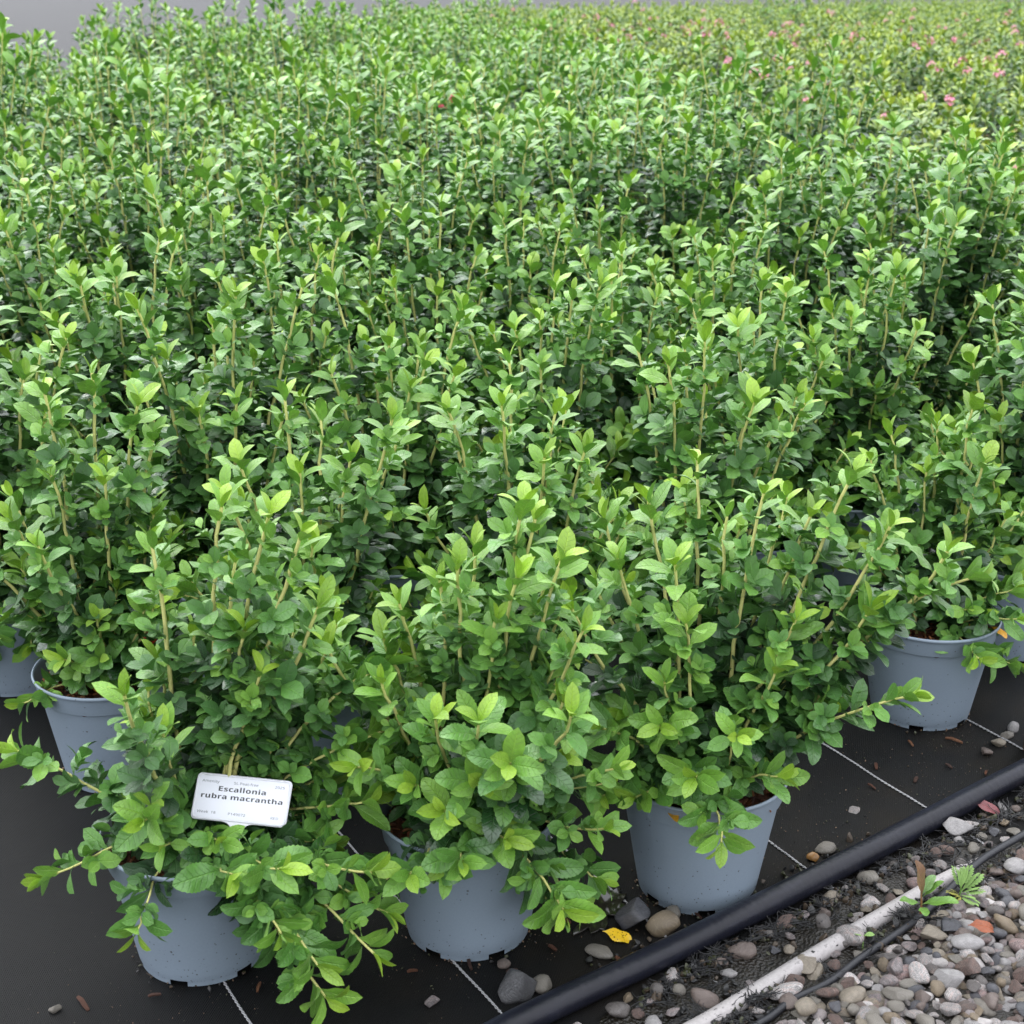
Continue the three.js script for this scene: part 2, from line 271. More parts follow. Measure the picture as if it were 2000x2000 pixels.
// ------------------------------------------------------------------ pot, soil, bark
function potGeo(seg, notched) {
  const prof = [[0.0765, 0.0], [0.077, 0.007], [0.0785, 0.0085], [0.0805, 0.02], [0.1005, 0.139], [0.1015, 0.1405], [0.1045, 0.142], [0.1075, 0.166], [0.1105, 0.1675], [0.1112, 0.17], [0.1100, 0.1725], [0.1082, 0.1725], [0.1065, 0.168], [0.1035, 0.147], [0.1, 0.14], [0.078, 0.012], [0.0, 0.012]];
  const P = [], U = [], I = []; let L = 0;
  prof.forEach(([r, y], j) => { if (j) L += Math.hypot(r - prof[j - 1][0], y - prof[j - 1][1]); for (let i = 0; i <= seg; i++) { const a = (i / seg) * 6.2832; P.push(r * Math.cos(a), y, r * Math.sin(a)); U.push((i / seg) * 0.65, L); } });
  for (let j = 0; j < prof.length - 1; j++) for (let i = 0; i < seg; i++) {
    if (notched && j === 0 && (i % (seg / 6)) < seg / 22) continue;
    const a = j * (seg + 1) + i; I.push(a, a + seg + 1, a + 1, a + 1, a + seg + 1, a + seg + 2);
  }
  const g = new THREE.BufferGeometry(); g.setAttribute('position', new THREE.Float32BufferAttribute(P, 3)); g.setAttribute('uv', new THREE.Float32BufferAttribute(U, 2)); g.setIndex(I); g.computeVertexNormals(); return g;
}
const potMat = (() => {
  const r = rngOf(44), sp = []; for (let k = 0; k < 300; k++) sp.push([r(), r(), 0.0015 + 0.004 * r() * r(), r()]); for (let k = 0; k < 300; k++) sp.push([r(), 0.022 + 0.2 * Math.pow(r(), 4), 0.0012 + 0.005 * r() * r(), r() * 0.64]);
  const map = dataTex(1024, 512, (u, v) => { let k = 0.93 + 0.05 * noise.noise(u * 9, v * 5, 1) + 0.035 * (noise.noise(u * 220, v * 110, 3)); let d = 0; return [k, k, k]; }, false, 1 / 0.65, 1 / 0.33);
  const A = map.image.data; for (const [x, y, s, t] of sp) { const R = Math.ceil(s * 1024 * 0.5); for (let j = -R; j <= R; j++) for (let i = -R; i <= R; i++) { if (i * i + j * j * 1.4 > R * R * (0.5 + 0.5 * noise.noise(i * 0.6, j * 0.6, x * 90))) continue; const px = ((Math.floor(x * 1024) + i) + 1024) % 1024, py = ((Math.floor(y * 512) + j) + 512) % 512, o = (py * 1024 + px) * 4; const k = t < 0.65 ? 0.3 : 1.12; for (let c = 0; c < 3; c++) A[o + c] = Math.min(255, A[o + c] * (t < 0.65 ? k * [1, 0.85, 0.7][c] : k)); } }
  const bump = dataTex(256, 256, () => 0.5 + 0.5 * (r() - 0.5), false, 1 / 0.1, 1 / 0.1);
  return new THREE.MeshStandardMaterial({ color: new THREE.Color().setRGB(0.245, 0.305, 0.37), map, bumpMap: bump, bumpScale: 0.0003, roughness: 0.42, side: THREE.DoubleSide });
})();
const soilMat = (() => { const r = rngOf(51);
  const f = (u, v) => noise.noise(u * 46, v * 10, 1.1) * 0.5 + noise.noise(u * 9, v * 52, 6.1) * 0.5;
  const map = dataTex(512, 512, (u, v) => { const k = 0.5 + 0.75 * f(u, v) + 0.2 * (r() - 0.5); return [k, k * 0.92, k * 0.86]; }, false, 4, 4);
  const bump = dataTex(512, 512, (u, v) => 0.5 + 0.6 * f(u, v), false, 4, 4);
  return new THREE.MeshStandardMaterial({ color: new THREE.Color().setRGB(0.17, 0.062, 0.027), map, bumpMap: bump, bumpScale: 0.004, roughness: 0.75 }); })();
const barkMats = [[0.24, 0.085, 0.035], [0.16, 0.055, 0.025], [0.09, 0.035, 0.02], [0.32, 0.13, 0.05]];
const barkMat = new THREE.MeshStandardMaterial({ vertexColors: true, roughness: 0.62, bumpMap: stemBump, bumpScale: 0.001 });
const potNear = potGeo(88, true), potFar = potGeo(20, false);
const soilGeo = (n) => { const P = [], U = [], I = [], rings = n, seg = n * 4; for (let j = 0; j <= rings; j++) for (let i = 0; i <= seg; i++) { const a = (i / seg) * 6.2832, R = 0.1028 * j / rings, x = R * Math.cos(a), z = R * Math.sin(a); P.push(x, SOIL - 0.004 + 0.012 * fbm(x * 30, z * 30, 2.2) + 0.006 * (1 - R / 0.103), z); U.push(x, z); } for (let j = 0; j < rings; j++) for (let i = 0; i < seg; i++) { const a = j * (seg + 1) + i; I.push(a, a + 1, a + seg + 1, a + 1, a + seg + 2, a + seg + 1); } const g = new THREE.BufferGeometry(); g.setAttribute('position', new THREE.Float32BufferAttribute(P, 3)); g.setAttribute('uv', new THREE.Float32BufferAttribute(U, 2)); g.setIndex(I); g.computeVertexNormals(); return g; };
const soilNear = soilGeo(12), soilFar = soilGeo(4);
const chipBox = (l, w, h) => { const g = new THREE.BoxGeometry(l, h, w, 3, 1, 1), p = g.attributes.position; for (let i = 0; i < p.count; i++) { const t = p.getX(i) / l; p.setZ(i, p.getZ(i) * (1 - 1.1 * t * t * 1.4) + 0.12 * l * Math.sin(t * 3)); p.setY(i, p.getY(i) + 0.06 * l * Math.cos(t * 4)); } g.computeVertexNormals(); return g; };
const barkChips = (() => { const r = rngOf(61), acc = new Acc(), q = new THREE.Quaternion();
  for (let k = 0; k < 520; k++) { const a = r() * 6.28, R = 0.1 * Math.sqrt(r()), x = R * Math.cos(a), z = R * Math.sin(a), l = 0.006 + 0.018 * r() * r(); q.setFromEuler(new THREE.Euler((r() - 0.5) * 1.1, r() * 6.28, (r() - 0.5) * 1.0)); const c = barkMats[Math.floor(r() * 4)], k2 = 0.6 + 0.7 * r();
    acc.add(chipBox(l, 0.0018 + 0.0025 * r(), 0.0012 + 0.001 * r()), new THREE.Matrix4().compose(V3(x, SOIL + 0.001 + 0.007 * r() + 0.006 * fbm(x * 30, z * 30, 2.2), z), q, V3(1, 1, 1)), c.map((v) => v * k2)); }
  return acc.build(); })();
const yellowLeafMat = new THREE.MeshPhysicalMaterial({ color: new THREE.Color().setRGB(0.85, 0.42, 0.02), map: leafMap.map, roughness: 0.45, side: THREE.DoubleSide });

// a shrub whose leaves are single pieces
const LABEL = new THREE.Object3D(); LABEL.position.set(-0.312, 0.234, -1.508); LABEL.rotation.set(THREE.MathUtils.degToRad(-42), THREE.MathUtils.degToRad(-3), THREE.MathUtils.degToRad(-4.2), 'YXZ'); LABEL.updateMatrixWorld(true);
const offLabel = (o, m, stem) => (stem ? [0] : [0, 0.35, 0.7, 1]).every((q) => { const c = LABEL.worldToLocal(V3(0, q, 0).applyMatrix4(m).add(o.position)); return !(c.z > (stem ? 0.002 : -0.012) && c.z < 0.3 && Math.abs(c.x) < (stem ? 0.064 : 0.06) && c.y > -0.031 - c.z * 0.1 && c.y < 0.033 + c.z * 0.3); });   // the label was pushed in where the leaves part
function nearShrub(shoots, o, wilt) {
  part('pot', potNear, potMat, o).rotation.y = wilt * 1.7;
  const so = part('potting_soil', soilNear, soilMat, o); part('bark_chips', barkChips, barkMat, so, 'stuff').rotation.y = wilt * 2.3;
  const all = []; shoots.forEach((s, k) => s.leaves.forEach((l) => all.push([l, k]))); all.sort((a, b) => b[0].size - a[0].size);
  const keep = new Set(all.slice(0, 300).map((a) => a[0])), rest = new Acc();
  for (const s of shoots) {
    if (s.pts.some((p, i) => i > 1 && !offLabel(o, new THREE.Matrix4().setPosition(p.x, p.y - 0.0, p.z), true))) continue;
    const st = part('stem', s.stemGeo.build(), stemMat, o);
    for (const l of s.leaves) {
      if (!offLabel(o, l.m)) continue;
      if (keep.has(l)) { const m = part('leaf', LEAF[l.v], leafMats[l.age][l.t], st); m.matrix.copy(l.m); m.matrix.decompose(m.position, m.quaternion, m.scale); }
      else rest.add(LEAF_MID[l.v], l.m, tone(l));
    }
    for (const l of s.small) if (offLabel(o, l.m)) rest.add(LEAF_SMALL[l.v], l.m, tone(l));
  }
  part('small_leaves', rest.build(), foliageMat, o, 'stuff');
  const r = rngOf(Math.floor(wilt * 1000) + 3);
  for (let k = 0; k < 3; k++) { const a = r() * 6.28, R = 0.05 + 0.05 * r(), m = part('fallen_leaf', LEAF[k], yellowLeafMat, o); m.position.set(R * Math.cos(a), SOIL + 0.012, R * Math.sin(a)); m.rotation.set(-1.4 + r() * 0.5, 0, r() * 6.28); m.scale.setScalar(0.026 + 0.01 * r()); }
}
function joined(shoots, leafSet, smallEvery) {
  const st = new Acc(), fo = new Acc();
  for (const s of shoots) {
    st.tube(s.pts.filter((_, i) => i % 2 === 0 || i === s.pts.length - 1), s.th, s.th * 0.6, 4, [1, 1, 1]);
    for (const l of s.leaves) fo.add(leafSet[l.v], l.m, tone(l));
    s.small.forEach((l, i) => { if (i % smallEvery === 0) fo.add(LEAF_LOW[l.v], l.m, tone(l)); });
  }
  return { stems: st.build(), foliage: fo.build() };
}
// ------------------------------------------------------------------ the bed of potted shrubs
// tips of the shoots of the shrubs along the front, in millimetres from the middle of each pot's base
const FRONT = {
  A: { at: [-0.38, -1.55], tips: [[-152, 165, 100], [-22, 260, 130], [147, 315, 50], [163, 263, 80], [128, 218, 160], [131, 156, 190], [170, 123, 200], [177, 81, 200], [226, 200, 140], [228, 116, 170], [240, 133, 120], [73, 300, 100], [-11, 330, 60], [48, 367, 60], [-45, 342, -20], [-203, 276, 0], [54, 567, -30], [112, 570, 0], [150, 556, 20], [185, 464, 80], [5, 399, -60], [-38, 368, -50], [166, 471, 30], [190, 330, -60], [230, 300, 0], [200, 250, -30], [170, 400, -80], [240, 380, -20], [215, 225, 30]],
    label: 'potted shrub with the white name label, at the front corner of the bed' },
  B: { at: [-0.055, -1.597], tips: [[57, 301, 150], [20, 303, 170], [-21, 249, 140], [48, 219, 150], [-19, 178, 150], [112, 154, 190], [-30, 355, 120], [112, 365, 100], [175, 281, 100], [-92, 379, 80], [-121, 282, 100], [107, 295, 100], [160, 214, 120], [37, 453, 70], [-27, 484, 30], [11, 499, -30], [110, 515, 50], [82, 535, -30], [-76, 441, 0], [61, 499, 60], [133, 453, 100]],
    label: 'front-row potted shrub between the labelled pot and the one touching the black pipe' },
  C: { at: [0.244, -1.691], tips: [[-30, 249, 160], [1, 174, 180], [78, 226, 118], [145, 290, 60], [74, 347, 70], [-39, 410, 80], [97, 401, 50], [225, 335, 120], [-96, 198, 120], [-69, 295, 120], [19, 292, 140], [-105, 287, 80], [-51, 473, 50], [58, 544, 0], [164, 570, 0], [205, 513, 30], [270, 489, 50], [310, 463, 60], [23, 496, -50], [183, 420, 60]],
    label: 'wide sprawling potted shrub in the pot touching the black pipe, reddish bark chips showing' },
  D: { at: [0.664, -2.18], tips: [[40, 157, 140], [107, 128, 100], [130, 230, 0], [34, 507, 0], [104, 330, 0], [-6, 471, -40], [-73, 451, -50], [-114, 426, 0]],
    label: 'potted shrub showing a bare blue-grey pot, standing above the pebbles at the pipe end' },
  E: { at: [-0.592, -1.989], tips: [[-33, 228, 100], [-96, 346, 50], [-7, 373, 0], [65, 362, 30], [98, 306, 100], [19, 291, 100], [-103, 158, 100], [102, 365, 0], [-52, 592, 0], [2, 601, -50], [84, 579, 30], [-39, 483, 50], [94, 526, 0]],
    skirt: 0, label: 'potted shrub behind the labelled one, beside the white marker thread at the bed edge' },
};
const SHRUB = 'potted shrub';
Object.values(FRONT).forEach((f, i) => {
  const t = thing('potted_shrub', f.label, SHRUB, [f.at[0], 0.001, f.at[1]], 0);
  nearShrub(growShrub(900 + i, { tips: f.tips, fillR: i < 3 ? 0.17 : 0.13, open: [ 'left', '', 'frontRight', '', ''][i], extraUp: [6, 6, 6, 3, 4][i], fill: [20, 19, 13, 9, 9][i], low: [13, 13, 7, 8, 10][i], skirt: f.skirt ?? [14, 14, 3, 2, 4][i] }), t, i + 0.3);
});
// the rest stand in staggered columns parallel to the side of the bed
const view = (x, y, z) => { const a = THREE.MathUtils.degToRad(20.1), dy = y - 1.14, d = -z * Math.cos(a) - dy * Math.sin(a), up = dy * Math.cos(a) - z * Math.sin(a), f = 1 / Math.tan(THREE.MathUtils.degToRad(18.9)); return [f * x / d, f * up / d, d]; };
const START = [1.526, 1.40, 1.327, 1.77, 1.532, 1.62], taken = Object.values(FRONT).map((f) => f.at);
const spots = [], rp = rngOf(77);
const border = (v) => 2.4 + 0.355 * v;
for (let k = 0; k < 70; k++) for (let j = 0; j < 54; j++) {
  const u = 0.468 + 0.305 * k + (rp() - 0.5) * 0.03, v = (START[k] ?? (k % 2 ? 1.55 : 1.78)) + 0.43 * j + (rp() - 0.5) * 0.05;
  const pinkSide = u > border(v); if (v > (pinkSide ? 20 : Math.max(8.2, Math.min(13.2, 9.0 + (u - 1.7) * 0.81)) + 0.6 * noise.noise(u * 0.7, 0, 2))) continue;
  const [x, z] = BUV(u, v);
  if (taken.some((p) => Math.hypot(p[0] - x, p[1] - z) < 0.26)) continue;
  const [sx, , d] = view(x, 0.4, z); if (z > -1.4 || Math.abs(sx) > 1.35 + 0.5 / d) continue;
  const flowering = u > border(v) + 0.15; if (!flowering && u > border(v)) continue;
  spots.push({ x, z, d, u, v, k, seen: Math.abs(sx) < 1 + 0.2 / d, flowering });
}
spots.sort((a, b) => a.d - b.d);
const GREEN = spots.filter((s) => !s.flowering), PINK = spots.filter((s) => s.flowering);
const MIDS = [0, 1, 2, 3, 4, 5, 6, 7, 8, 9, 10, 11].map((i) => joined(growShrub(300 + i, { tall: 0.55 + 0.025 * (i % 3), leaf: 0.06, gap: 0.023, up: 9 + (i % 4), low: 8, middle: 9 + (i % 3), wide: 0.155 + 0.012 * (i % 4), pts: 8 }), LEAF_MID, 2));
const FARS = [0, 1, 2].map((i) => joined(growShrub(400 + i, { tall: 0.56, leaf: 0.06, gap: 0.023, up: 11, wide: 0.17, low: 2, middle: 8, pts: 6 }), LEAF_LOW, 4));
const PROTOS = MIDS.map((g) => { const o = new THREE.Group(); part('pot', potFar, potMat, o); part('potting_soil', soilFar, soilMat, o); part('stems', g.stems, stemMat, o, 'stuff'); part('foliage', g.foliage, foliageMat, o, 'stuff'); return o; });
const COLS = ['running back from the labelled pot', 'behind the second front pot', 'behind the pot touching the pipe', 'between the pipe-touching pot and the pipe-end pot', 'behind the pot at the pipe end', 'just right of the pipe-end pot', 'two places right of the pipe-end pot', 'three places right of the pipe-end pot', 'four places right of the pipe-end pot'];
const NEAR_DEPTH = 4.3, ROWS = [];
let nSeen = 0, redOne = null, redD = 1e9;
const extra = [];
for (const s of GREEN) {
  if (!s.seen || nSeen >= 290) { extra.push(s); continue; }
  nSeen++;
  const tall = 0.41 + 0.16 * Math.max(0, Math.min(1, (s.d - 2.0) / 1.6)) + 0.09 * noise.noise(s.x * 1.1, s.z * 1.1, 3.3);
  if (s.d < NEAR_DEPTH) {
    s.nth = GREEN.filter((p) => p.seen && p.k === s.k && p.v < s.v).length + (s.k < 5 && s.k !== 3 ? 1 : 0) + (s.k === 0 ? 1 : 0);
    const t = thing('potted_shrub', `green potted shrub, ${['first', 'second', 'third', 'fourth', 'fifth', 'sixth', 'seventh', 'eighth', 'ninth', 'tenth'][s.nth]} in the column ${COLS[s.k] ?? 'at the right edge of the bed front'}`, SHRUB, [s.x, 0.001, s.z]);
    nearShrub(growShrub(1000 + nSeen, { tall: tall + 0.02, leaf: 0.052 + 0.005 * Math.min(1, Math.max(0, s.d - 2.2)), up: 11, wide: 0.165, middle: 14, low: 10, skirt: s.k === 0 ? 26 : 16 }), t, nSeen * 0.37);
  } else {
    const c = PROTOS[Math.floor(rp() * 12)].clone(); c.name = numbered('potted_shrub');
    c.position.set(s.x, 0.001, s.z); c.rotation.set((rp() - 0.5) * 0.12, rp() * 6.28, (rp() - 0.5) * 0.12); { const w = 0.9 + 0.28 * rp(); c.scale.set(w, (tall / 0.57) * (0.84 + 0.36 * rp() + (rp() < 0.08 ? 0.16 : 0)), w); } scene.add(c);
    const rd = Math.hypot(s.x + 0.21, s.z + 4.75); if (rd < redD) { redD = rd; redOne = c; }
    tag(c, 'plain green potted shrub with pale upright stems, packed in the middle of the bed', SHRUB, 'shrubs packed in the bed');
  }
}
{ // farther on, and beside the picture, the bed goes on as one mass
  const mass = new THREE.Group(); mass.name = 'far_shrubs'; mass.userData.kind = 'stuff'; mass.userData.label = 'far rows of green potted shrubs merging into one mass'; scene.add(mass);
  const q = new THREE.Quaternion(), M = new THREE.Matrix4();
  FARS.forEach((g, i) => {
    const mine = extra.filter((_, k) => k % 3 === i);
    const sets = [['far_stems', g.stems, stemMat], ['far_foliage', g.foliage, foliageMat], ['far_pots', potFar, potMat]].map(([n, geo, m]) => { const im = new THREE.InstancedMesh(geo, m, mine.length); im.name = n; im.userData.kind = 'stuff'; im.castShadow = im.receiveShadow = true; mass.add(im); return im; });
    const r = rngOf(70 + i);
    mine.forEach((s, k) => { q.setFromAxisAngle(UP, r() * 6.28); M.compose(V3(s.x, 0.001, s.z), q, V3(1, 0.92 + 0.25 * r(), 1)); sets[0].setMatrixAt(k, M); sets[1].setMatrixAt(k, M); M.compose(V3(s.x, 0.001, s.z), q, V3(1, 1, 1)); sets[2].setMatrixAt(k, M); });
  });
}
// ------------------------------------------------------------------ the lower, yellower variety with pink flower heads
const flowerGeo = (seed, big) => { const r = rngOf(seed), a = new Acc(), cup = leafGeo(2, 1, 0.8, 1.2, 0.3), n = big ? 16 : 10;
  for (let k = 0; k < n; k++) { const th = r() * 6.28, ph = Math.acos(1 - 1.2 * r()), c = V3(Math.sin(ph) * Math.cos(th), Math.cos(ph) * 1.2, Math.sin(ph) * Math.sin(th)), p = c.clone().multiplyScalar(0.02 + 0.008 * r()), ax = c.clone().add(V3(0, 0.25, 0)).normalize(); for (let j = 0; j < 5; j++) a.add(cup, leafMatrix(p, ax, j * 1.257 + th, 0.75, 0.013, 0, 0), [0.8 + 0.4 * r(), 0.7 + 0.5 * r(), 0.8 + 0.3 * r()]); }
  return a.build(); };
const pinkMat = new THREE.MeshPhysicalMaterial({ color: new THREE.Color().setRGB(0.7, 0.3, 0.4), vertexColors: true, roughness: 0.6, transmission: 0.3, thickness: 0, side: THREE.DoubleSide });
const redMat = new THREE.MeshPhysicalMaterial({ color: new THREE.Color().setRGB(0.6, 0.04, 0.1), vertexColors: true, roughness: 0.6, transmission: 0.3, thickness: 0, side: THREE.DoubleSide });
const dryMat = new THREE.MeshStandardMaterial({ color: new THREE.Color().setRGB(0.2, 0.125, 0.075), vertexColors: true, roughness: 0.8, side: THREE.DoubleSide });
const HEADS = [flowerGeo(1, true), flowerGeo(2, false), flowerGeo(3, false)];
{
  for (let i = 0; i < 5; i++) AGE[i] = [[0.54, 0.67, 0.06], [0.35, 0.52, 0.06], [0.16, 0.34, 0.056], [0.06, 0.17, 0.042], [0.024, 0.078, 0.026]][i];
  const gs = [0, 1, 2, 3].map((i) => { const sh = growShrub(500 + i, { tall: 0.44, up: 11, wide: 0.19, low: 4, middle: 12, leaf: 0.054, gap: 0.016, young: 1.0, pts: 6, thick: 0.0026 }); return { ...joined(sh, LEAF_LOW, 3), tips: sh.map((s) => s.pts[s.pts.length - 1]).sort((a, b) => b.y - a.y) }; });
  const KIND = [['yellow-green bushy potted shrub without open flowers in the far bed', 'low bushy shrubs in the far bed'], ['yellow-green bushy potted shrub carrying pink flower heads in the far bed', 'flowering shrubs in the far bed'], ['yellow-green bushy potted shrub carrying withered brown flower heads in the far bed', 'shrubs with withered heads in the far bed']];
  { // one green shrub in the middle of the bed has a few red flowers
    const c = redOne; if (c) { for (const [x, y, z, k] of [[0.02, 0.6, 0.1, 0], [-0.05, 0.66, 0.07, 1], [0.08, 0.63, 0.05, 2]]) { const f = part('flower_head', HEADS[k], redMat, c); f.position.set(x, y, z); f.scale.set(0.5, 0.6, 0.5); } tag(c, 'green potted shrub with a few small red flowers in the plain green bed', SHRUB); delete c.userData.group; }
    // darker upright shrubs that stand above the far edge
    for (const [x, z, k] of [[-0.2, -14.6, 1.1], [-0.45, -15.0, 1.05], [0.1, -15.1, 1.08], [2.9, -17.6, 1.1], [3.3, -18.0, 1.12], [4.4, -19.0, 1.1], [5.9, -18.6, 1.14]]) { const d = PROTOS[2].clone(); d.name = numbered('upright_shrub'); d.position.set(x, 0.001, z); d.scale.set(1.1, k, 1.1); scene.add(d); tag(d, 'dark upright shrub standing taller than the far edge of the bed', SHRUB, 'taller shrubs at the far edge'); }
  }
  const twig = new THREE.MeshStandardMaterial({ color: new THREE.Color().setRGB(0.22, 0.24, 0.07), roughness: 0.7 });
  const protos = [0, 1, 2, 3, 4, 5, 6, 7].map((i) => { const g = gs[i % 4], o = new THREE.Group(), r = rngOf(900 + i), kind = [0, 1, 0, 0, 2, 0, 0, 1][i];
    part('pot', potFar, potMat, o); part('potting_soil', soilFar, soilMat, o); part('stems', g.stems, twig, o, 'stuff'); part('foliage', g.foliage, foliageMat, o, 'stuff');
    if (kind) for (let k = 0; k < (kind === 1 ? 1 + (i % 2) : 2); k++) { const tp = g.tips[Math.floor(r() * 5)], f = part('flower_head', HEADS[(i + k) % 3], kind === 1 ? pinkMat : dryMat, o); f.position.copy(tp); f.position.y += 0.012; f.scale.setScalar(0.55 + 0.4 * r()); }
    o.userData.k = kind; return o; });
  const r = rngOf(88); let n = 0;
  const spare = [];
  for (const s of PINK) { if (!s.seen || n >= 280) { spare.push(s); continue; } n++; const pk = r(), p = protos[pk < 0.38 ? (n % 2 ? 1 : 7) : pk < 0.54 ? 4 : [0, 2, 3, 5, 6][Math.floor(r() * 5)]], c = p.clone(); c.userData = {}; c.name = numbered('bushy_shrub'); c.position.set(s.x, 0.001, s.z); c.rotation.y = r() * 6.28; c.scale.setScalar(0.88 + 0.28 * r()); c.scale.y *= 0.8 + 0.35 * r(); tag(c, KIND[p.userData.k][0], 'flowering shrub', KIND[p.userData.k][1]); scene.add(c); }
  if (spare.length) { const im = new THREE.InstancedMesh(gs[0].foliage, foliageMat, spare.length), M = new THREE.Matrix4(); im.name = 'far_bushes'; im.userData.kind = 'stuff'; im.userData.label = 'rest of the yellow-green bushes of the far bed'; im.castShadow = im.receiveShadow = true; spare.forEach((s, k) => { M.makeRotationY(r() * 6.28).setPosition(s.x, 0.001, s.z); im.setMatrixAt(k, M); }); scene.add(im); }
  console.log('green', GREEN.length, 'seen', nSeen, 'pink', PINK.length, n, 'near', GREEN.filter((s) => s.seen && s.d < NEAR_DEPTH).length);
}

// ------------------------------------------------------------------ the name label
{
  const t = thing('name_label', 'white plastic plant name label with black printed lettering, stuck in the front corner pot', 'plant label', [-0.312, 0.234, -1.508]);
  t.rotation.set(THREE.MathUtils.degToRad(-42), THREE.MathUtils.degToRad(-3), THREE.MathUtils.degToRad(-4.2), 'YXZ');
  const w = 0.0555, h = 0.0265, c = 0.006, s = new THREE.Shape();
  s.moveTo(-w + c, h); s.lineTo(w - c, h); s.quadraticCurveTo(w, h, w, h - c); s.lineTo(w, -h + c); s.quadraticCurveTo(w, -h, w - c, -h);
  s.lineTo(0.02, -h); s.bezierCurveTo(0.009, -h, 0.0055, -h - 0.007, 0.0055, -h - 0.014); s.lineTo(0.0045, -h - 0.062); s.lineTo(0, -h - 0.068); s.lineTo(-0.0045, -h - 0.062); s.lineTo(-0.0055, -h - 0.014); s.bezierCurveTo(-0.0055, -h - 0.007, -0.009, -h, -0.02, -h);
  s.lineTo(-w + c, -h); s.quadraticCurveTo(-w, -h, -w, -h + c); s.lineTo(-w, h - c); s.quadraticCurveTo(-w, h, -w + c, h);
  const wm = new THREE.MeshStandardMaterial({ color: new THREE.Color().setRGB(0.74, 0.75, 0.8), roughness: 0.35 });
  part('plate', new THREE.ExtrudeGeometry(s, { depth: 0.0011, bevelEnabled: true, bevelSize: 0.0005, bevelThickness: 0.0005, bevelSegments: 2, curveSegments: 8 }), wm, t);
  // raised rim round the printed field
  const rim = new Acc(), rp2 = []; const rw = w - 0.0012, rh = h - 0.0012; const ring = [[-rw + c, rh], [rw - c, rh], [rw - 0.0015, rh - 0.0015], [rw, rh - c], [rw, -rh + c], [rw - 0.0015, -rh + 0.0015], [rw - c, -rh], [-rw + c, -rh], [-rw + 0.0015, -rh + 0.0015], [-rw, -rh + c], [-rw, rh - c], [-rw + 0.0015, rh - 0.0015], [-rw + c, rh]]; ring.forEach(([x, y]) => rp2.push(V3(x, y, 0.0016))); rim.tube(rp2, 0.0011, 0.0011, 8, [1, 1, 1]);
  part('raised_rim', rim.build(), wm, t);
  const cv = document.createElement('canvas'); cv.width = 1100; cv.height = 520; const g = cv.getContext('2d');
  g.fillStyle = '#dfe1ea'; g.fillRect(0, 0, 1100, 520); g.textBaseline = 'middle';
  const put = (txt, x, y, px, sx, font, col, al) => { g.save(); g.translate(x, y); g.scale(sx, 1); g.font = font + ' ' + px + 'px sans-serif'; g.fillStyle = col; g.textAlign = al; g.fillText(txt, 0, 0); g.restore(); };
  const grey = '#4a4d55';
  put('Amenity', 28, 66, 44, 1.3, 'normal', grey, 'left'); put('5L Peat-free', 575, 66, 44, 1.3, 'normal', grey, 'center'); put('2025', 1060, 66, 44, 1.3, 'normal', grey, 'right');
  put('Escallonia', 540, 150, 84, 1.5, 'bold', '#17181c', 'center'); put('rubra macrantha', 550, 248, 84, 1.5, 'bold', '#17181c', 'center');
  put('Week  18', 28, 452, 44, 1.3, 'normal', grey, 'left'); put('P149072', 520, 452, 44, 1.3, 'normal', grey, 'center'); put('RED', 1040, 452, 44, 1.3, 'normal', grey, 'right');
  const tx = new THREE.CanvasTexture(cv); tx.colorSpace = THREE.SRGBColorSpace;
  const face = part('printed_text', new THREE.PlaneGeometry(0.104, 0.048), new THREE.MeshStandardMaterial({ map: tx, roughness: 0.35 }), t); face.position.set(0, 0, 0.0019);
}
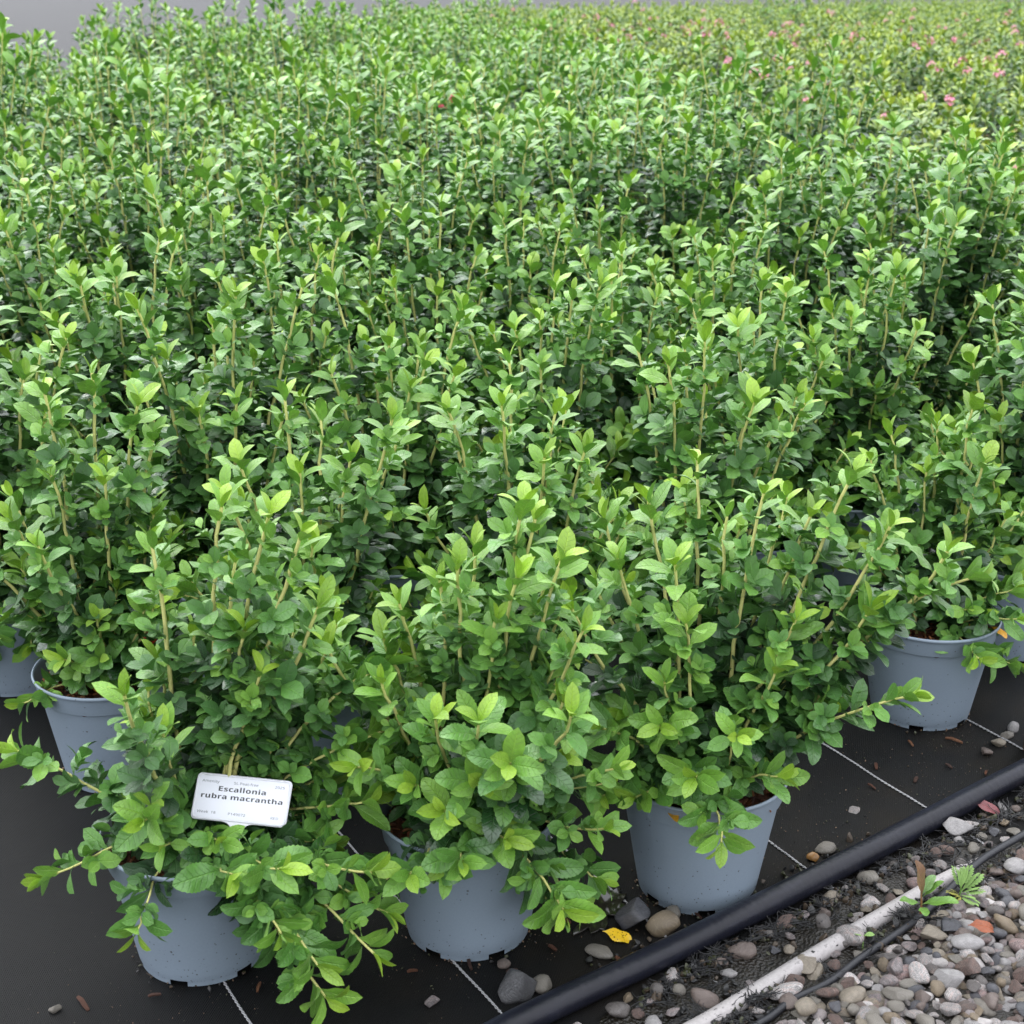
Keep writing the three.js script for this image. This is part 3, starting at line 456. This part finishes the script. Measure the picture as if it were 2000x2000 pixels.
// ------------------------------------------------------------------ pipes along the edge
const pathTube = (pts, r, seg = 14, n = 60, rad = null) => { const cv = new THREE.CatmullRomCurve3(pts.map((p) => V3(...p)), false, 'centripetal'), g = new THREE.TubeGeometry(cv, n, r, seg, false); if (rad) { const P = g.attributes.position, c = V3(); for (let i = 0; i <= n; i++) { cv.getPointAt(i / n, c); const k = rad(i / n); for (let j = 0; j <= seg; j++) { const q = i * (seg + 1) + j; P.setXYZ(q, c.x + (P.getX(q) - c.x) * k, c.y + (P.getY(q) - c.y) * k, c.z + (P.getZ(q) - c.z) * k); } } g.computeVertexNormals(); } return g; };
{
  const r = rngOf(14);
  const bump = dataTex(256, 256, (u, v) => 0.5 + 0.35 * noise.noise(u * 30, v * 6, 4) + 0.25 * (r() - 0.5), false, 20, 1);
  const map = dataTex(512, 128, (u, v) => { const n = noise.noise(u * 20, v * 5, 2.2) + 0.6 * noise.noise(u * 70, v * 20, 8); const k = 0.75 + 0.2 * n + (n > 0.42 ? 0.35 : 0) + 0.1 * (r() - 0.5); return [k, k, k]; }, false, 3, 1);
  const m = new THREE.MeshPhysicalMaterial({ color: new THREE.Color().setRGB(0.012, 0.013, 0.021), map, bumpMap: bump, bumpScale: 0.0008, roughness: 0.3, specularIntensity: 0.62 });
  const y = 0.0165;
  single('irrigation_pipe', pathTube([[-0.33, y, -1.13], [-0.04, y, -1.353], [0, y, -1.385], [0.186, y, -1.517], [0.33, y + 0.001, -1.622], [0.452, y + 0.001, -1.714], [0.746, y + 0.003, -1.938], [0.83, y + 0.003, -2.0], [1.5, y, -2.5], [3, y, -3.6]], 0.0165, 24, 160), m, 'thick black plastic irrigation pipe lying along the edge of the black fabric', 'pipe');
  const wmap = dataTex(512, 128, (u, v) => { const n = noise.noise(u * 40, v * 10, 5) + 0.7 * noise.noise(u * 120, v * 34, 1); const k = 0.82 + 0.16 * n - (n > 0.5 ? 0.4 : 0); return [k, k * 0.97, k * 0.94]; }, false, 3, 1);
  const wm = new THREE.MeshStandardMaterial({ color: new THREE.Color().setRGB(0.43, 0.415, 0.42), map: wmap, roughness: 0.55 });
  single('edging_pipe', pathTube([[0.03, 0.006, -1.245], [0.19, 0.008, -1.377], [0.222, 0.008, -1.401], [0.383, 0.008, -1.534], [0.474, 0.007, -1.608], [0.57, 0.002, -1.688], [0.62, -0.004, -1.728], [0.7, -0.02, -1.79]], 0.0108, 16, 90), wm, 'greyish white plastic edging pipe half sunk in the wet soil between pebbles', 'pipe');
  const tm = new THREE.MeshStandardMaterial({ color: new THREE.Color().setRGB(0.017, 0.018, 0.022), roughness: 0.45, bumpMap: bump, bumpScale: 0.0006 });
  single('drip_tube', pathTube([[0.1, 0.004, -1.25], [0.279, 0.008, -1.397], [0.297, 0.009, -1.41], [0.325, 0.008, -1.439], [0.375, 0.007, -1.473], [0.426, 0.006, -1.523], [0.49, 0.010, -1.575], [0.54, 0.013, -1.622], [0.578, 0.016, -1.664], [0.627, 0.018, -1.715], [0.705, 0.019, -1.778], [0.763, 0.019, -1.826], [1.4, 0.02, -2.3]], 0.0055, 12, 120, (t) => 0.75 + 0.35 * t), tm, 'thin black drip tube running between the pebbles and the white edging pipe', 'tube');
  const post = new THREE.CylinderGeometry(0.02, 0.023, 0.11, 14, 6); { const p = post.attributes.position; for (let i = 0; i < p.count; i++) { const k = 1 + 0.1 * noise.noise(p.getX(i) * 90, p.getY(i) * 40, p.getZ(i) * 90); p.setX(i, p.getX(i) * k); p.setZ(i, p.getZ(i) * k); } post.computeVertexNormals(); }
  single('wooden_peg', post, new THREE.MeshStandardMaterial({ color: new THREE.Color().setRGB(0.05, 0.022, 0.014), roughness: 0.8, bumpMap: stemBump, bumpScale: 0.004 }), 'dark brown wooden peg standing behind the black pipe at the picture edge', 'peg', [0.812, 0.05, -2.04]);
}
// ------------------------------------------------------------------ stones
const stoneGeo = (seed, angular, detail = 3) => {
  const r = rngOf(seed), g0 = new THREE.IcosahedronGeometry(1, detail), idx = new Map(), P = g0.attributes.position, V = [], I = [];
  for (let i = 0; i < P.count; i++) { const k = [P.getX(i), P.getY(i), P.getZ(i)].map((v) => v.toFixed(4)).join(); if (!idx.has(k)) { idx.set(k, V.length / 3); V.push(P.getX(i), P.getY(i), P.getZ(i)); } I.push(idx.get(k)); }
  const cuts = []; for (let k = 0; k < (angular ? 11 : 4); k++) cuts.push([V3(r() - 0.5, r() - 0.5, r() - 0.5).normalize(), angular ? 0.46 + 0.3 * r() : 0.72 + 0.2 * r()]);
  const p = V3(), U = [], o = r() * 50;
  for (let i = 0; i < V.length / 3; i++) {
    p.fromArray(V, i * 3); const n = p.clone();
    p.multiplyScalar(1 + 0.22 * noise.noise(n.x * 1.1 + o, n.y * 1.1, n.z * 1.1));
    for (const [c, d] of cuts) { const e = p.dot(c) - d; if (e > 0) p.addScaledVector(c, -e * (angular ? 0.96 : 0.7)); }
    p.multiplyScalar(1 + (angular ? 0.05 : 0.025) * noise.noise(n.x * 5 + o, n.y * 5, n.z * 5));
    p.toArray(V, i * 3); U.push(n.x * 0.5 + n.y * 0.22, n.z * 0.5 + n.y * 0.17);
  }
  const g = new THREE.BufferGeometry(); g.setAttribute('position', new THREE.Float32BufferAttribute(V, 3)); g.setAttribute('uv', new THREE.Float32BufferAttribute(U, 2)); g.setIndex(I); g.computeVertexNormals(); return g;
};
const STONES = []; for (let i = 0; i < 14; i++) STONES.push(stoneGeo(200 + i, i >= 5));
const GRAIN = [0, 1, 2].map((i) => { const r = rngOf(21 + i); return dataTex(256, 256, (u, v) => { let n = noise.noise(u * 4, v * 4, i * 7), q = noise.noise(u * 15, v * 15, i * 3) + 0.6 * noise.noise(u * 40, v * 40, i); let k = i === 0 ? 0.78 + 0.2 * n + 0.2 * q + 0.06 * (r() - 0.5) : i === 1 ? 0.66 + 0.3 * n + 0.42 * q + 0.2 * (r() - 0.5) + (q > 0.38 ? 0.3 : 0) : 0.8 + 0.1 * q + (Math.abs(n + 0.12 * q) < 0.05 ? 0.3 : 0); return [k, k * (i === 1 && n > 0.1 ? 0.88 : 0.985), k * (i === 1 && n > 0.1 ? 0.84 : 0.97)]; }, false, 1.6, 1.6); });
const GRAINB = (() => { const r = rngOf(29); return dataTex(256, 256, (u, v) => 0.5 + 0.5 * noise.noise(u * 18, v * 18, 3) + 0.3 * noise.noise(u * 50, v * 50, 9) + 0.1 * (r() - 0.5), false, 2, 2); })();
const STONE_TONES = [[0.33, 0.32, 0.32], [0.13, 0.118, 0.112], [0.48, 0.455, 0.445], [0.22, 0.16, 0.14], [0.22, 0.175, 0.12], [0.17, 0.135, 0.12], [0.72, 0.69, 0.68], [0.36, 0.275, 0.265], [0.2, 0.185, 0.16], [0.09, 0.092, 0.104], [0.27, 0.235, 0.185], [0.33, 0.295, 0.295]];
const stoneMats = STONE_TONES.map((c, i) => new THREE.MeshStandardMaterial({ color: new THREE.Color().setRGB(...c), map: GRAIN[[0, 0, 1, 1, 2, 0, 1, 1, 2, 0, 0, 1][i]], bumpMap: GRAINB, bumpScale: [0.05, 0.05, 0.12, 0.12, 0.05, 0.05, 0.14, 0.12, 0.05, 0.04, 0.05, 0.1][i] * 0.012, roughness: [0.34, 0.3, 0.5, 0.45, 0.32, 0.32, 0.55, 0.42, 0.34, 0.25, 0.34, 0.45][i] }));
const gravel = struct('gravel_bed');
{
  const r = rngOf(33), placed = [], M = new THREE.Matrix4(), q = new THREE.Quaternion(), e = new THREE.Euler();
  const tubeT = (s) => 0.162 - 0.062 * Math.max(0, Math.min(1, (s - 0.25) / 0.6));
  const inFrame = (x, z) => { const [a, b, d] = view(x, 0.01, z); return Math.abs(a) < 1.03 && b > -1.05 && b < 1; };
  const cell = new Map(), key = (x, z) => Math.floor(x / 0.05) + ',' + Math.floor(z / 0.05);
  const clear = (x, z, R, f) => { for (let i = -1; i < 2; i++) for (let j = -1; j < 2; j++) for (const p of cell.get((Math.floor(x / 0.05) + i) + ',' + (Math.floor(z / 0.05) + j)) ?? []) if (Math.hypot(p[0] - x, p[1] - z) < (p[2] + R) * f) return false; return true; };
  const put = (x, z, R) => { const k = key(x, z); if (!cell.has(k)) cell.set(k, []); cell.get(k).push([x, z, R]); };
  const seat = (x, y, z, R) => { const fl = 0.45 + 0.35 * r(), ln = 0.85 + 0.6 * r(); e.set((r() - 0.5) * 0.7, r() * 6.28, (r() - 0.5) * 0.7); q.setFromEuler(e); return M.compose(V3(x, y + R * fl * 0.55, z), q, V3(R * ln, R * fl, R * 0.9)).clone(); };
  const rest = []; let n = 0;
  // large stones first, then smaller ones in the gaps
  for (const [R0, R1, tries, f] of [[0.0115, 0.017, 900, 0.92], [0.008, 0.0115, 6500, 0.84], [0.0055, 0.0085, 14000, 0.8]]) for (let k = 0; k < tries; k++) {
    const s = -0.5 + r() * 1.9, t0 = tubeT(s) + 0.012, t = t0 + r() * (s < 0.1 ? 0.5 : 0.62), R = R0 + (R1 - R0) * r(), [x, z] = PE(s, t);
    if (Math.abs(x) > 1.2 || z > -0.95 || !clear(x, z, R, f)) continue; put(x, z, R);
    const m = seat(x, soilH(s, t) + 0.002 + r() * 0.004, z, R), vis = inFrame(x, z);
    if (vis && n < 292) { n++; const p = part('pebble', STONES[Math.floor(r() * 14)], stoneMats[Math.floor(r() * 12)], gravel); m.decompose(p.position, p.quaternion, p.scale); }
    else rest.push([m, Math.floor(r() * 12)]);
  }
  // a lower layer that closes the gaps
  for (let k = 0; k < 5200; k++) { const s = -0.5 + r() * 1.9, t = tubeT(s) + 0.006 + r() * 0.62, R = 0.006 + 0.007 * r(), [x, z] = PE(s, t); if (Math.abs(x) > 1.2 || z > -0.95) continue; rest.push([seat(x, soilH(s, t) - 0.004, z, R), Math.floor(r() * 12)]); }
  for (let i = 0; i < 3; i++) { const mine = rest.filter((_, k) => k % 3 === i), im = new THREE.InstancedMesh(stoneGeo(240 + i, i === 2, 2), new THREE.MeshStandardMaterial({ color: 0xffffff, map: GRAIN[i], bumpMap: GRAINB, bumpScale: 0.0008, roughness: 0.42 }), mine.length), c = new THREE.Color(); im.name = 'small_pebbles'; im.userData.kind = 'stuff'; im.castShadow = im.receiveShadow = true; mine.forEach(([m, k], j) => { im.setMatrixAt(j, m); im.setColorAt(j, c.setRGB(...STONE_TONES[k])); }); gravel.add(im); }
  // scattered pebbles in the wet soil between the pipe and the tube
  const strip = struct('wet_soil_strip');
  for (let k = 0, m = 0; k < 900 && m < 75; k++) { const s = -0.05 + r() * 1.15, t = 0.026 + r() * (tubeT(s) - 0.035), R = 0.006 + 0.011 * r() * r() + 0.002, [x, z] = PE(s, t); if (!clear(x, z, R, 1.05) || !inFrame(x, z) || Math.abs(t - 0.106) < 0.02 && r() < 0.8) continue; put(x, z, R); m++; const p = part('pebble', STONES[Math.floor(r() * 14)], stoneMats[Math.floor(r() * 12)], strip); seat(x, Math.max(0, soilH(s, t)), z, R).decompose(p.position, p.quaternion, p.scale); }
  // rotted roots and moss: dark curls and crumbs
  const curl = new Acc(), r2 = rngOf(41); for (let k = 0; k < 9; k++) { const pts = [], o = V3((r2() - 0.5) * 0.01, 0.002, (r2() - 0.5) * 0.01); let a = r2() * 6.28, b = r2() - 0.3; for (let i = 0; i < 7; i++) { pts.push(o.clone()); a += (r2() - 0.5) * 1.2; b += (r2() - 0.5) * 0.9; o.add(V3(Math.cos(a) * 0.0028, Math.sin(b) * 0.0016, Math.sin(a) * 0.0028)); } curl.tube(pts, 0.00045, 0.0003, 4, [1, 1, 1]); }
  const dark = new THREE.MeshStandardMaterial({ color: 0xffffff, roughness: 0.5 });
  const roots = [], crumbs = [];
  for (let k = 0; k < 2300; k++) { const s = -0.1 + r() * 1.25, near = r(), t = near < 0.45 ? 0.022 + 0.03 * r() : near < 0.8 ? 0.115 + 0.035 * (r() + r()) / 2 - 0.02 * Math.max(0, s - 0.3) : 0.03 + 0.12 * r(), [x, z] = PE(s, t); if (fbm(s * 9, t * 14, 6.6) < -0.07) continue; (r() < 0.14 ? roots : crumbs).push([x, Math.max(0.001, soilH(s, t)) + (Math.abs(t - 0.118) < 0.012 ? 0.01 : 0.003), z]); }
  for (let k = 0; k < 160; k++) { const s = -0.1 + r() * 1.1, t = -0.022 - 0.05 * r() * r(), [x, z] = PE(s, t); if (fbm(s * 8, t * 8, 2.6) < 0.02) continue; crumbs.push([x, 0.003, z]); }
  for (const f of Object.values(FRONT)) for (let k = 0; k < 70; k++) { const a = r() * 6.28, R = 0.077 + 0.016 * r() * r(); crumbs.push([f.at[0] + R * Math.cos(a), 0.0025, f.at[1] + R * Math.sin(a), 0.45]); }  // dark crumbs added round front pot bases as dirt edge and stand-in contact shadow
  for (let k = 0; k < 3400; k++) { const s = -0.7 + r() * 1.9, t = -0.02 - 0.55 * r() * r(), [x, z] = PE(s, t); if (fbm(s * 5, t * 5, 8.6) + 0.25 * r() < 0.02) continue; crumbs.push([x, 0.002, z, 0.14 + 0.1 * r()]); }
  const c = new THREE.Color();
  const ri = new THREE.InstancedMesh(curl.build(), dark, roots.length); roots.forEach((p, i) => { q.setFromEuler(e.set((r() - 0.5) * 0.5, r() * 6.28, (r() - 0.5) * 0.5)); ri.setMatrixAt(i, M.compose(V3(...p), q, V3(1, 1, 1).multiplyScalar(0.8 + r()))); ri.setColorAt(i, c.setRGB(0.014, 0.014, 0.015)); }); ri.name = 'root_debris'; 
  const ci = new THREE.InstancedMesh(stoneGeo(260, true, 2), dark, crumbs.length); crumbs.forEach((p, i) => { q.setFromEuler(e.set(r() * 6, r() * 6, r() * 6)); const R = (0.0025 + 0.0055 * r() * r()) * (p[3] ?? 1); ci.setMatrixAt(i, M.compose(V3(p[0], p[1], p[2]), q, V3(R * (0.7 + r()), R * (0.5 + 0.5 * r()), R))); const g = r(); g < 0.25 ? c.setRGB(0.035, 0.038, 0.015) : g < 0.5 ? c.setRGB(0.05, 0.035, 0.022) : p[3] && g > 0.8 ? c.setRGB(0.16, 0.1, 0.06) : c.setRGB(0.018, 0.018, 0.018); ci.setColorAt(i, c); }); ci.name = 'soil_and_shade_crumbs';
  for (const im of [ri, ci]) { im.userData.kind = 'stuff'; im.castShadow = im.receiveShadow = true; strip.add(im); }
}
const stone = (label, geo, mat, x, z, sx, sy, sz, turn, y = 0) => { const m = single('stone', STONES[geo], stoneMats[mat], label, 'stone', [x, y + sy * 0.62, z], [0.15, turn, 0.1]); m.scale.set(sx, sy, sz); return m; };
const wetRock = new THREE.MeshStandardMaterial({ color: new THREE.Color().setRGB(0.09, 0.092, 0.098), map: GRAIN[2], bumpMap: GRAINB, bumpScale: 0.0012, roughness: 0.3 });
stone('large wet dark grey rock on the fabric just above the bottom end of the pipe', 10, 9, 0.004, -1.462, 0.028, 0.022, 0.026, 0.4).material = wetRock;
stone('rounded brown-grey pebble beside the large wet dark rock', 2, 8, 0.034, -1.472, 0.013, 0.009, 0.013, 1.2);
stone('dark angular rock with a pale facet beside the spotted yellow leaf', 11, 9, 0.152, -1.598, 0.024, 0.021, 0.024, 2.2);
stone('smooth brown oval pebble between the dark rock and the black pipe', 1, 4, 0.19, -1.586, 0.022, 0.014, 0.016, 0.3);
stone('small dark pebble tucked under the rim of the pot touching the pipe', 3, 8, 0.205, -1.613, 0.011, 0.009, 0.01, 0.9);
stone('flat grey pebble on the fabric midway between two front pots and pipe', 4, 8, 0.107, -1.537, 0.018, 0.006, 0.011, -0.5);
stone('rough pinkish grey pebble lying on a white marker thread', 12, 11, -0.094, -1.44, 0.011, 0.009, 0.009, 0.5);
stone('pale grey flake on bare fabric beyond the sprawling shrub', 9, 2, 0.492, -1.866, 0.011, 0.004, 0.009, 0.2);
stone('small dull grey stone alone on fabric in the lower left corner', 13, 8, -0.53, -1.429, 0.009, 0.006, 0.007, 0.2);
stone('beige pebble nearest the black pipe end, in the pebble group of four', 5, 10, 0.755, -2.06, 0.014, 0.009, 0.01, -0.3);
stone('grey pebble in the middle of the pebble group by the pipe end', 6, 8, 0.778, -2.086, 0.012, 0.008, 0.009, 0.5);
stone('upper grey pebble of the pebble group by the pipe end', 0, 0, 0.795, -2.108, 0.012, 0.008, 0.009, 0.9);
stone('dull dark brown pebble, lowest of the pebble group by the pipe end', 7, 5, 0.728, -2.032, 0.013, 0.008, 0.009, -0.6);
stone('small orange-brown pebble at the upper edge of the black pipe', 8, 10, 0.408, -1.741, 0.009, 0.007, 0.008, 0.1).material = new THREE.MeshStandardMaterial({ color: new THREE.Color().setRGB(0.3, 0.15, 0.04), map: GRAIN[0], roughness: 0.4 });
stone('greenish grey pebble behind the small orange-brown one at the pipe', 3, 8, 0.43, -1.764, 0.015, 0.007, 0.011, 0.2);
stone('small reddish brown pebble above the large wet dark rock', 4, 5, -0.01, -1.514, 0.008, 0.005, 0.008, 0.2);
stone('pale oval pebble resting on the white edging pipe', 1, 2, 0.418, -1.553, 0.018, 0.012, 0.012, -0.5, 0.008);
stone('flat tan pebble leaning against the white edging pipe', 9, 10, 0.355, -1.5, 0.018, 0.010, 0.016, 0.3, 0.007);
stone('rough white quartz lump between black pipe and white edging pipe', 12, 6, 0.458, -1.628, 0.016, 0.014, 0.014, 0.3);
stone('large speckled grey rock touching the lower side of the black pipe', 11, 0, 0.62, -1.808, 0.026, 0.018, 0.02, 0.3);
stone('white flat-bottomed pebble beside the thin drip tube, near the frame bottom', 2, 6, 0.32, -1.452, 0.022, 0.009, 0.01, 0.35, 0.006);
// ------------------------------------------------------------------ fallen leaves and chips of bark
const colourLeaf = (rgb, rough = 0.4) => new THREE.MeshPhysicalMaterial({ color: new THREE.Color().setRGB(...rgb), map: leafMap.map, bumpMap: leafMap.bump, bumpScale: 0.001, roughness: rough, side: THREE.DoubleSide });
{
  const spots2 = (() => { const r = rngOf(99), s = []; for (let k = 0; k < 26; k++) s.push([0.15 + 0.7 * r(), 0.15 + 0.7 * r(), 0.008 + 0.03 * r() * r()]); return dataTex(128, 256, (u, v) => { for (const [a, b, c] of s) if (Math.hypot((u - a) * 0.5, v - b) < c) return [0.12, 0.08, 0.03]; const k = 0.85 + 0.1 * noise.noise(u * 6, v * 6, 2); return [k, k, k]; }, false); })();
  const y = single('fallen_leaf', LEAF[3], new THREE.MeshPhysicalMaterial({ color: new THREE.Color().setRGB(0.85, 0.55, 0.02), map: spots2, roughness: 0.35, side: THREE.DoubleSide }), 'bright yellow fallen leaf with dark spots on wet fabric beside the dark rock', 'leaf', [0.113, 0.008, -1.572], [-1.35, 0.1, -1.85]); y.scale.setScalar(0.04);
  const a = single('fallen_leaf', LEAF[0], colourLeaf([0.19, 0.045, 0.05]), 'dull red fallen leaf below the black pipe near the frame edge', 'leaf', [0.655, 0.02, -1.862], [-1.2, 0.2, -2.0]); a.scale.setScalar(0.045);
  const b = single('fallen_leaf', LEAF[1], colourLeaf([0.3, 0.07, 0.015]), 'orange-brown fallen leaf lying on the gravel pebbles', 'leaf', [0.558, 0.036, -1.545], [-1.25, 0.2, -1.5]); b.scale.setScalar(0.04);
  const r = rngOf(71), at = [[-0.082, -1.53], [0.05, -1.545], [-0.052, -1.515], [-0.02, -1.55], [0.0, -1.50], [0.07, -1.60], [0.17, -1.635], [-0.42, -1.455], [0.55, -1.99], [0.6, -1.95], [0.66, -1.99], [0.71, -1.97], [0.62, -2.06], [0.53, -1.93], [-0.3, -1.47], [0.265, -1.6], [0.235, -1.615], [0.3, -1.61], [-0.12, -1.50], [-0.5, -1.44], [0.13, -1.52], [0.69, -2.07]];
  for (const [x, z] of at) { const g = chipBox(0.012 + 0.02 * r() * r(), 0.003 + 0.003 * r(), 0.002), c = barkMats[Math.floor(r() * 4)]; single('bark_chip', g, new THREE.MeshStandardMaterial({ color: new THREE.Color().setRGB(...c.map((v) => v * 0.55)), roughness: 0.5, bumpMap: stemBump, bumpScale: 0.002 }), 'small reddish brown chip of bark lying on the black fabric', 'bark chip', [x, 0.0035, z], [0.1, r() * 6.28, 0.1], 'bark chips scattered on the fabric'); }
  // a red ring left on the pot two rows behind the label
  const tg = single('plant_tie', new THREE.TorusGeometry(0.014, 0.0028, 8, 24), new THREE.MeshStandardMaterial({ color: new THREE.Color().setRGB(0.55, 0.03, 0.02), roughness: 0.35 }), 'red plastic tie among dark leaves behind the left edge pot', 'plant tie', [-0.51, 0.25, -1.93], [0.3, 1.0, 0.2]);
}
// ------------------------------------------------------------------ weeds in the gravel
{
  const leafOn = (o, geo, mat, p, az, up, size, name = 'leaf') => { const m = part(name, geo, mat, o), q = leafMatrix(V3(...p), UP, az, up, size, 0.3, 0); q.decompose(m.position, m.quaternion, m.scale); return m; };
  const s = thing('seedling', 'broad-leaved seedling with one reddish upright leaf among the pebbles', 'weed', [0.515, 0.02, -1.598]);
  const st = new Acc(); st.tube([V3(0, -0.02, 0), V3(0.001, 0, 0), V3(0, 0.016, 0), V3(-0.002, 0.032, 0)], 0.0022, 0.0012, 8, [1, 1, 1]); part('stem', st.build(), new THREE.MeshStandardMaterial({ color: new THREE.Color().setRGB(0.2, 0.1, 0.04), roughness: 0.6 }), s);
  const gl = colourLeaf([0.16, 0.34, 0.05]), rl = colourLeaf([0.22, 0.12, 0.06]), pl = colourLeaf([0.2, 0.36, 0.12]);
  leafOn(s, LEAF[0], gl, [0, 0.012, 0.002], 0.35, 1.25, 0.055); leafOn(s, LEAF[3], gl, [-0.002, 0.012, 0], 3.0, 1.2, 0.034); leafOn(s, LEAF[0], rl, [-0.002, 0.022, 0], 3.8, 0.2, 0.062); leafOn(s, LEAF[1], pl, [0.001, 0.026, -0.002], -0.6, 0.6, 0.036); leafOn(s, LEAF[2], gl, [0.002, 0.022, -0.002], 0.0, 0.9, 0.04); leafOn(s, LEAF[3], gl, [0, 0.008, 0.003], 1.6, 1.3, 0.03);
  // lobed leaf: a rib with toothed side lobes
  const lobed = (() => { const a = new Acc(), lf = leafGeo(5, 1, 0.36, 0.9, 0.3); for (let k = 0; k < 6; k++) { const y = 0.26 + 0.12 * k, z = 0.03 * Math.sin(y * 3), sz = 0.26 * Math.sin(Math.PI * (0.25 + 0.6 * k / 6)) + 0.06; for (const sd of [-1, 1]) { a.add(lf, new THREE.Matrix4().compose(V3(0, y, z), new THREE.Quaternion().setFromEuler(new THREE.Euler(0.15, 0, -sd * 0.85)), V3(sz, sz, sz)), [1, 1, 1]); a.add(lf, new THREE.Matrix4().compose(V3(sd * sz * 0.35, y + sz * 0.28, z), new THREE.Quaternion().setFromEuler(new THREE.Euler(0.1, 0, -sd * 0.15)), V3(sz * 0.5, sz * 0.5, sz * 0.5)), [1, 1, 1]); } } a.add(lf, new THREE.Matrix4().compose(V3(0, 0.86, 0.0), new THREE.Quaternion(), V3(0.28, 0.28, 0.28)), [1, 1, 1]); a.add(leafGeo(6, 1, 0.2, 0.1, 0.2), new THREE.Matrix4(), [1, 1, 1]); return a.build(); })();
  const w = thing('ragged_weed', 'pale green weed with ragged lobed leaves beside the thin drip tube', 'weed', [0.575, 0.012, -1.635]);
  const ws = new Acc(); ws.tube([V3(0, -0.02, 0), V3(0, 0.01, 0), V3(0.002, 0.03, 0)], 0.002, 0.0012, 8, [1, 1, 1]); part('stem', ws.build(), gl, w);
  const wl = colourLeaf([0.3, 0.5, 0.14], 0.6), yl = colourLeaf([0.42, 0.42, 0.08], 0.6);
  for (const [az, up, sz, m, y] of [[-0.3, 0.95, 0.058, wl, 0.016], [3.9, 0.45, 0.05, wl, 0.022], [0.5, 1.15, 0.05, wl, 0.014], [2.7, 1.1, 0.04, yl, 0.01], [1.2, 1.35, 0.055, wl, 0.01], [-1.2, 0.7, 0.045, wl, 0.024], [5.6, 0.6, 0.05, wl, 0.026], [2.1, 1.3, 0.035, yl, 0.008]]) leafOn(w, lobed, m, [0.001, y, 0], az, up, sz);
  w.scale.setScalar(0.6); s.scale.setScalar(0.85);
  const tn = thing('tiny_seedling', 'tiny seedling with two round pale leaves beside the drip tube', 'weed', [0.432, 0.012, -1.546]);
  leafOn(tn, LEAF_SMALL[1], wl, [0, 0.008, 0], 0.1, 1.1, 0.014); leafOn(tn, LEAF_SMALL[1], wl, [0, 0.008, 0], 3.2, 1.0, 0.015);
  const ts = new Acc(); ts.tube([V3(0, -0.01, 0), V3(0, 0.004, 0), V3(0, 0.009, 0)], 0.001, 0.0008, 6, [1, 1, 1]); part('stem', ts.build(), wl, tn);
}

renderer.render(scene, camera);
